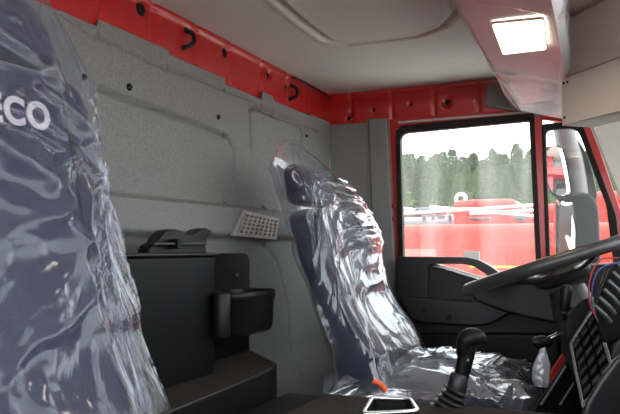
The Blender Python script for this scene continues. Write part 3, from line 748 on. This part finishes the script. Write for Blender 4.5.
def pad(lo, hi, r=.05, sq=.45, dome=.012, wr=0, seed=0, nu=90, nv=46, top_only=False):
    """rounded cushion as a superellipsoid"""
    lo, hi = Vector(lo), Vector(hi); c = (lo+hi)/2; h = (hi-lo)/2; bm = bmesh.new()
    def f(s, t):
        a = 2*PI*s; b = -PI/2+PI*t
        cb, sb, ca, sa = math.cos(b), math.sin(b), math.cos(a), math.sin(a)
        e = lambda q, p: math.copysign(abs(q)**p, q)
        p = Vector((h.x*e(cb, sq)*e(ca, .35), h.y*e(cb, sq)*e(sa, .35), h.z*e(sb, .6)))
        if sb > 0: p.z += dome*(1-(p.x/h.x)**2)*(1-(p.y/h.y)**2)
        if wr:
            q = p*1.0
            n1 = 1-2*abs(noise.noise(Vector((q.x*7, q.y*10, q.z*7+seed))))
            n2 = 1-2*abs(noise.noise(Vector((q.x*15+3, q.y*17, q.z*14+seed))))
            n3 = noise.noise(Vector((q.x*60, q.y*60, q.z*60+seed)))
            p = p*(1+0)+p.normalized()*wr*(max(0, n1)**2*1.1+max(0, n2)**2*.55+n3*.12)
        return c+p
    V = grid(bm, nu, nv, f); bmesh.ops.remove_doubles(bm, verts=bm.verts, dist=1e-6); return bm

DRV = [(.56, -.695, -.510, .215), (.68, -.710, -.545, .22), (.83, -.765, -.643, .218), (.95, -.812, -.685, .215), (1.03, -.838, -.718, .20), (1.07, -.845, -.745, .15), (1.10, -.850, -.760, .125), (1.16, -.860, -.785, .115), (1.19, -.865, -.80, .09)]
PAS = [(.56, -.790, -.640, .205), (.68, -.790, -.640, .215), (.83, -.815, -.690, .215), (.95, -.840, -.725, .21), (1.05, -.860, -.745, .20), (1.12, -.870, -.755, .19), (1.20, -.880, -.765, .17), (1.28, -.895, -.785, .14), (1.34, -.90, -.80, .11)]
def seat(tab, cy, xc, zc, label, ztop, zsplit):
    s = thing('seat', (xc, cy, 0), label, 'seat')
    link('backrest', loft_seat(tab, cy, .54, zsplit, 60, 56, 0, bolster=.022), 'navy', s, smooth=True)
    link('headrest', loft_seat(tab, cy-(.06 if cy > 1 else 0), zsplit+.008, ztop, 24, 48, -.004, round_end=.04), 'navy', s, smooth=True)
    link('seat_cushion', pad((xc-.24, cy-.225, zc-.15), (xc+.19, cy+.225, zc)), 'navy', s, smooth=True)
    bm = bmesh.new(); box(bm, (xc-.20, cy-.19, .12), (xc+.20, cy+.19, zc-.14)); link('seat_base', bm, 'black', s, bevel=.02)
    bm = bmesh.new(); box(bm, (xc-.24, cy-.20, 0.0), (xc+.24, cy+.20, .13)); link('base_frame', bm, 'rubber', s, bevel=.01)
    return s
ds = seat(DRV, 1.93, -.44, .625, 'navy driver seat under clear plastic beside the driver door', 1.185, 1.06)
ps = seat(PAS, .72, -.50, .62, 'navy passenger seat with pale lettering under clear plastic', 1.335, 1.215)
# centre stripes and side bolsters seams on driver seat (white piping)
def seam(tab, cy, ph, z0, z1, r, m, par, name='piping', bol=.022):
    bm = bmesh.new(); pts = []
    for j in range(24):
        z = z0+(z1-z0)*j/23; p = sect(z, tab, cy, ph, .001, .62, bol); pts.append(p)
    tube(bm, pts, r, 8); return link(name, bm, m, par, smooth=True)
for ph in (-.55, .55): seam(DRV, 1.93, ph, .60, 1.06, .004, 'vent', ds); seam(PAS, .72, ph, .60, 1.19, .004, 'navyside', ps)
# recliner lever / red seat belt buckle
bm = bmesh.new(); tube(bm, catmull([PT_(373, 381, 1.62), PT_(380, 384, 1.62), PT_(386, 391, 1.62)], 4), .0065, 10); o = link('recliner_lever', bm, 'orange', ds, smooth=True); o['label'] = 'orange release lever'
# lettering on the passenger seat
cu = bpy.data.curves.new('lettering', 'FONT'); cu.body = 'IVECO'; cu.size = .043; cu.extrude = .0012; cu.offset = .0016; cu.align_x = 'CENTER'; cu.align_y = 'CENTER'; cu.space_character = 1.12
to = bpy.data.objects.new('lettering_src', cu); COL.objects.link(to)
bpy.context.view_layer.update()
me = bpy.data.meshes.new_from_object(to.evaluated_get(bpy.context.evaluated_depsgraph_get())); bpy.data.objects.remove(to)
bm = bmesh.new(); bm.from_mesh(me)
bmesh.ops.subdivide_edges(bm, edges=[e_ for e_ in bm.edges if e_.calc_length() > .008], cuts=2)
for v in bm.verts:
    y = .7235+v.co.x*1.22; z = 1.139+v.co.y*1.25
    xr, xf, w = lerp_tab(PAS, z); s_ = min(1, abs((y-.72)/w)); s_ = s_**(1/.62); c_ = math.sqrt(max(0, 1-s_*s_))
    x = (xr+xf)/2+(xf-xr)/2*c_**.62+.022*s_**4-.022*.6*(1-s_)*c_
    v.co = Vector((x+.002+v.co.z, y, z))
o = link('lettering', bm, 'letter', ps); o['label'] = 'pale grey lettering'

# ---- plastic covers
def ridged(v): return max(0, 1-2.2*abs(noise.noise(v)))
def make_folds(seed, n, zt, zb, top_ph, spread, amp, wid):
    rnd = random.Random(seed); F_ = []
    for i in range(n):
        a0 = top_ph+rnd.gauss(0, spread*.35); a1 = top_ph+rnd.uniform(-spread, spread)*1.6
        z0 = zt-rnd.random()*.18; z1 = zb+rnd.random()*.35
        pts = [(a0+(a1-a0)*(k/5)**.8+rnd.gauss(0, .05), z0+(z1-z0)*k/5) for k in range(6)]
        F_.append((pts, amp*rnd.uniform(.3, .8), wid*rnd.uniform(.8, 2.0)))
    return F_
def fold_height(F_, a, z, R=.2):
    h = 0
    for pts, am, wd in F_:
        lo_, hi_ = pts[-1][1], pts[0][1]
        if z < lo_-.05 or z > hi_+.03: continue
        t = max(0, min(4.999, (hi_-z)/(hi_-lo_)*5)); i = int(t); f_ = t-i
        ac = pts[i][0]*(1-f_)+pts[i+1][0]*f_
        d = (a-ac+PI) % (2*PI)-PI; d *= R
        if abs(d) > wd*4: continue
        q = am*sm(lo_-.05, lo_+.08, z)
        h += q*math.exp(-abs(d/wd)**1.3)
    return h
FD = make_folds(11, 26, 1.27, .58, .2, 1.7, .018, .012)+make_folds(5, 30, 1.15, .58, .4, 1.6, .012, .006)
FP = make_folds(3, 22, 1.40, .58, -.4, 1.5, .012, .009)+make_folds(8, 30, 1.30, .58, .4, 1.4, .010, .005)
def disp_driver(p, ph, t, c):
    d = (p-c); dn_ = d.normalized() if d.length > 1e-5 else Vector((1, 0, 0))
    z = p.z; a = ph if ph < PI else ph-2*PI
    q = Vector((p.x*6, p.y*6, p.z*1.9+p.y*2)); q2 = Vector((p.x*13, p.y*13, p.z*3.5-p.y*3))
    k = .012+fold_height(FD, a, z)+.018*noise.noise(q)+.007*noise.noise(q2)+.004*ridged(q2*.8)**2
    k *= 1-.5*max(0, math.cos(a-1.1))**2
    k += .050*math.exp(-((z-1.0)/.07)**2)*max(0, math.cos(a-.8))**2
    k += .05*sm(.72, .58, z)*max(0, math.cos(a))
    k *= 1-.75*sm(1.14, 1.23, z)
    p = p+dn_*max(.004, k)
    p.y -= .12*sm(1.07, 1.24, z)
    return p
DFILM = [(.55, -.70, -.50, .225), (.68, -.705, -.545, .225), (.83, -.76, -.645, .222), (.95, -.812, -.690, .220), (1.05, -.845, -.725, .215), (1.11, -.860, -.745, .205), (1.16, -.868, -.768, .165), (1.20, -.868, -.79, .10), (1.235, -.86, -.815, .035), (1.255, -.855, -.83, .012)]
pc = thing('plastic_cover', (-.6, 1.93, .55), 'crumpled clear plastic cover draped over the driver seat', 'plastic cover')
link('backrest_film', loft_seat(DFILM, 1.93, .56, 1.25, 240, 260, 0, disp_driver, sq=.52, round_end=0), 'film', pc, smooth=True)
link('cushion_film', pad((-.70, 1.93-.25, .462), (-.228, 1.93+.25, .636), wr=.028, seed=4, nu=260, nv=130), 'film_seat', pc, smooth=True)
def disp_pas(p, ph, t, c):
    d = (p-c); dn_ = d.normalized() if d.length > 1e-5 else Vector((1, 0, 0))
    z = p.z; a = ph if ph < PI else ph-2*PI
    q = Vector((p.x*5, p.y*6+p.z*2, p.z*1.8+7)); q2 = Vector((p.x*12, p.y*13+p.z*5, p.z*3+3))
    k = .010+fold_height(FP, a, z)+.006*noise.noise(q)+.0035*noise.noise(q2)
    k *= 1-.55*max(0, math.sin(a))**2
    k += .022*max(0, math.sin(a))**3*math.exp(-((z-1.22)/.06)**2)
    return p+dn_*max(.003, k)
pc2 = thing('plastic_cover', (-.7, .72, .55), 'smooth clear plastic cover pulled over the lettered passenger seat', 'plastic cover')
PFILM = [(z_, a-.004, b_+.012+.03*sm(.8, .6, z_), w_+.008+.015*sm(.9, .7, z_)) for z_, a, b_, w_ in PAS] + [(1.40, -.89, -.82, .09)]
link('backrest_film', loft_seat(PFILM, .72, .56, 1.39, 240, 260, 0, disp_pas, sq=.66, bolster=.01, round_end=.03), 'film_pas', pc2, smooth=True)
link('cushion_film', pad((-.76, .72-.25, .46), (-.225, .72+.25, .634), wr=.024, seed=9, nu=160, nv=90), 'film_seat', pc2, smooth=True)

# ================================================================== OUTSIDE MIRRORS
mr = thing('door_mirror', PY(575, 200, 2.9), 'tall grey double mirror on an arm outside the quarter window', 'mirror')
YM = 2.86
def mp_(name, pl, y, th, m, bev=.008, rnd=.02, lab=None):
    bm = bmesh.new(); slab(bm, roundpoly([PY(u, v, y) for u, v in pl], rnd), (0, th, 0)); o = link(name, bm, m, mr, bevel=bev)
    if lab: o['label'] = lab
    return o
bm = bmesh.new(); tube(bm, catmull([PY(564, 106, YM+.05), PY(565, 135, YM+.05), PY(573, 165, YM+.05), PY(578, 200, YM+.05), PY(580, 250, YM+.05)], 6), .040, 16); link('mirror_arm', bm, 'arm', mr, smooth=True)
mp_('upper_housing', [(574, 136), (583, 146), (592, 170), (598, 200), (576, 202)], YM+.05, .14, 'housing', .02, .03)
mp_('upper_rim', [(543, 160), (546, 147), (560, 144), (570, 186), (568, 198), (554, 198), (547, 186)], YM-.03, .05, 'housing', .008, .02)
bm = bmesh.new(); pts = [PY(u, v, YM-.05) for u, v in ((545, 160), (548, 149), (558, 147), (567, 186), (566, 195), (556, 195), (549, 184))]
pts = [q+Vector((0, (q.z-pts[0].z)*.4, 0)) for q in pts]; slab(bm, catmull(pts, 4, True), (.01, .012, 0)); link('upper_glass', bm, 'mirrorglass', mr)
mp_('lower_housing', [(553, 200), (566, 194), (590, 192), (598, 205), (600, 262), (592, 282), (576, 285), (560, 262)], YM-.02, .16, 'housing', .025, .03)
bm = bmesh.new(); pts = [PY(u, v, YM-.026) for u, v in ((554, 208), (559, 198), (571, 196), (572, 215), (571, 258), (560, 262), (555, 240))]
pts = [q+Vector((0, (q.z-pts[0].z)*.2, 0)) for q in pts]; slab(bm, catmull(pts, 4, True), (.01, .012, 0)); link('lower_glass', bm, 'mirrorglass', mr)

# ================================================================== OUTSIDE
ZG = -1.40
bm = bmesh.new(); grid(bm, 40, 40, lambda s, t: Vector((-80+160*s, -60+170*t, ZG))); tag(link('ground', bm, 'gravel'), 'pale gravel yard outside the cab', 'ground', kind='structure')

def truck(x0, x1, y0, y1, ztop, label, bodymat='truck', extras=True, rails=True):
    t = thing('fire_truck', ((x0+x1)/2, (y0+y1)/2, ZG), label, 'truck')
    bm = bmesh.new(); box(bm, (x0, y0, ZG+.55), (x1-1.9, y1, ztop)); link('truck_body', bm, bodymat, t, bevel=.12)
    bm = bmesh.new(); box(bm, (x1-1.8, y0, ZG+.5), (x1, y1, ztop-.1)); link('truck_cab', bm, bodymat, t, bevel=.15)
    bm = bmesh.new(); box(bm, (x1-1.2, y0-.01, ztop-.95), (x1-.35, y0+.02, ztop-.35)); link('cab_window', bm, 'winglass', t, bevel=.01)
    for xx in (x0+1.0, x0+2.3, x1-1.0):
        bm = bmesh.new(); lathe(bm, [(.2, -.12), (.46, -.12), (.52, -.06), (.52, .1), (.46, .16), (.25, .16)], 28, frame_to((xx, y0+.1, ZG+.52), (0, -1, 0))); link('wheel', bm, 'tyre', t, smooth=True)
    n = int((x1-1.9-x0)/1.05)
    for i in range(n):
        bm = bmesh.new(); xx = x0+.12+i*1.05; box(bm, (xx, y0-.012, ZG+.95), (xx+.95, y0+.02, ztop-.30)); 
        link('shutter', bm, bodymat, t, bevel=.01)
    if rails:
        bm = bmesh.new(); box(bm, (x0+.1, y0+.1, ztop+.10), (x1-2, y0+.15, ztop+.14)); box(bm, (x0+.1, y0+.1, ztop), (x0+.15, y0+.15, ztop+.12)); box(bm, (x1-2.1, y0+.1, ztop), (x1-2.05, y0+.15, ztop+.12)); link('roof_rail', bm, 'white', t)
    return t
# near truck fills the lower half of the panes
tA = truck(-6.5, 3.2, 8.6, 11.0, PY(460, 224, 8.6).z, 'long red truck body parked nearest outside the driver window', rails=False)
bm = bmesh.new(); box(bm, (PY(470, 260, 8.58).x, 8.57, PY(470, 267.5, 8.58).z), (PY(530, 260, 8.58).x, 8.6, PY(470, 265.5, 8.58).z)); o = link('marker_strip', bm, 'yellow', tA); o['label'] = 'yellow marker strip'
bm = bmesh.new(); box(bm, (PY(404, 250, 8.58).x, 8.58, PY(404, 256, 8.58).z), (PY(436, 250, 8.58).x, 8.6, PY(404, 249, 8.58).z)); link('name_plate', bm, 'plate', tA, bevel=.005)
tB = truck(-9, 5.0, 13.5, 15.8, PY(460, 216, 13.5).z, 'white topped truck standing behind the nearest red truck', 'offwhite')
rb = truck(PY(452, 210, 12.2).x, PY(516, 210, 12.2).x+1.9, 12.2, 13.3, PY(480, 199, 12.2).z, 'red box bodied truck with a white ring on its roof', rails=False)
bm = bmesh.new(); c = PY(461, 199, 12.3); tube(bm, [c+Vector((.085*math.cos(a), 0, .085*math.sin(a))) for a in [2*PI*i/24 for i in range(24)]], .03, 8, closed=True); link('hose_ring', bm, 'white', rb, smooth=True)
rc = truck(PY(590, 210, 11.1).x, PY(590, 210, 11.1).x+5, 11.12, 12.1, PY(590, 191, 11.1).z, 'red truck seen behind the door mirror', rails=False)
tD = truck(-7.5, 2.5, -6.2, -3.8, .95, 'unseen orange truck added on the passenger side for reflections', 'orangetruck', rails=False)  # out of view, added to give the seat film something orange to reflect
# white ladders / poles lying over the roofs
poles = [((400, 214), (470, 209)), ((430, 207), (545, 217)), ((440, 212), (548, 204)), ((402, 208), (452, 216)), ((470, 214), (540, 210))]
for i, (a, b) in enumerate(poles):
    bm = bmesh.new(); tube(bm, [PY(*a, 9.6+.3*i), PY(*b, 9.9+.3*i)], .022, 8)
    tag(link('ladder_pole', bm, 'white', smooth=True), ('white pole sloping gently up over the left truck roof', 'white pole sloping down across the middle of the roofs', 'white pole rising towards the window post over the roofs', 'short white pole crossing down at the rear window edge', 'short white pole low behind the red box')[i], 'pole', 'white poles over the truck roofs')
bm = bmesh.new(); c = PY(431, 212, 10.5); box(bm, c-Vector((.22, .15, .04)), c+Vector((.22, .15, .06))); tag(link('roof_box', bm, 'winglass', bevel=.03), 'small dark fitting on the nearest truck roof', 'roof fitting')

for k, (u, v, w_, h_) in enumerate(((424, 218, 3, 8), (433, 217, 2, 7), (441, 217, 6, 4), (450, 218, 2, 8), (480, 219, 22, 3), (520, 218, 14, 4), (408, 213, 9, 3))):
    c = PY(u, v, 10.0); a = w_*.0065; b = h_*.0065; bm = bmesh.new(); box(bm, c-Vector((a, .06, b)), c+Vector((a, .06, b)))
    tag(link('roof_fitting', bm, 'winglass', bevel=.01), ('slim dark post leftmost on the truck roof', 'short dark post beside the leftmost roof post', 'small dark box between two roof posts', 'slim dark post just left of the red box body', 'long dark hatch in front of the red box body', 'dark hatch close to the window post', 'flat dark fitting at the rear edge of the pane')[k], 'roof fitting', 'dark fittings on the truck roof')
# trees
def tree_meshes(seed, H):
    rnd = random.Random(seed); bm = bmesh.new(); n = 1500
    for i in range(n):
        h = rnd.random()**.8; R = (1-h)**.75*2.1*(.75+.25*abs(math.sin(h*30+seed)))+.05
        a = rnd.random()*2*PI; r = R*math.sqrt(rnd.random())
        p = Vector((r*math.cos(a), r*math.sin(a), H*(.13+.87*h)-.15*r)); s = .16+.22*rnd.random()*(1.2-h)
        d = Vector((math.cos(a+rnd.uniform(-.6, .6)), math.sin(a+rnd.uniform(-.6, .6)), rnd.uniform(-.5, .2)))
        e_ = d.cross(Vector((0, 0, 1))).normalized()*s*.6
        u = Vector((0, 0, s*.5))
        v = [bm.verts.new(p-e_+u*rnd.uniform(-1, 1)), bm.verts.new(p+e_+u*rnd.uniform(-1, 1)), bm.verts.new(p+d*s*1.5), bm.verts.new(p-u+d*.3*s)]
        bm.faces.new((v[0], v[3], v[1], v[2]))
    me = bpy.data.meshes.new('foliage'); bm.to_mesh(me); bm.free()
    bm = bmesh.new(); tube(bm, [(0, 0, 0), (0, 0, H*.5), (0, 0, H)], [.16, .1, .02], 7); mt = bpy.data.meshes.new('trunk'); bm.to_mesh(mt); bm.free(); mt.materials.append(M['bark'])
    return me, mt
kinds = []
for k in range(4):
    me, mt = tree_meshes(k+3, 10.5); me.materials.append(M['leaf' if k % 2 else 'leaf2']); kinds.append((me, mt))
rows = [(50, .80, 'front'), (54, .90, 'second'), (58, 1.0, 'middle'), (62, 1.08, 'back'), (66, 1.16, 'rearmost')]
idx = 0
for y, hs, rn in rows:
    x = PY(392, 200, y).x; x1 = PY(622, 200, y).x
    while x < x1:
        k = random.randrange(4); me, mt = kinds[k]; sc = hs*random.uniform(.93, 1.03)*.93
        t = thing('conifer_tree', (x+random.uniform(-.3, .3), y+random.uniform(-.8, .8), ZG), 'conifer standing in the %s row of the %s woodland beyond the trucks' % (rn, 'hazy green'), 'tree', 'conifers in the %s row of the wood' % rn)
        t.scale = (sc*1.05, sc*1.05, sc); t.rotation_euler.z = random.random()*6
        for nm, mm in (('foliage', me), ('trunk', mt)):
            c = bpy.data.objects.new(nm, mm); COL.objects.link(c); c.parent = t
        x += random.uniform(1.0, 1.45); idx += 1

# ================================================================== LIGHT
w = bpy.data.worlds.new('overcast'); SC.world = w; w.use_nodes = True
nt = w.node_tree; bg = nt.nodes['Background']
bg.inputs[0].default_value = (.93, .97, 1.0, 1); bg.inputs[1].default_value = 5.6
sun = bpy.data.lights.new('sun', 'SUN'); sun.energy = 7.0; sun.angle = math.radians(20); sun.color = (1, .96, .9)
so = bpy.data.objects.new('sun', sun); COL.objects.link(so); so.rotation_euler = Vector((-.25, .08, -1)).to_track_quat('-Z', 'Y').to_euler()
pl_ = bpy.data.lights.new('lamp_glow', 'AREA'); pl_.energy = .6; pl_.color = (1, .8, .55); pl_.shape = 'RECTANGLE'; pl_.size = .05; pl_.size_y = .2
lo_ = bpy.data.objects.new('lamp_glow', pl_); COL.objects.link(lo_); lo_.location = cl+Vector((0, 0, -.03))
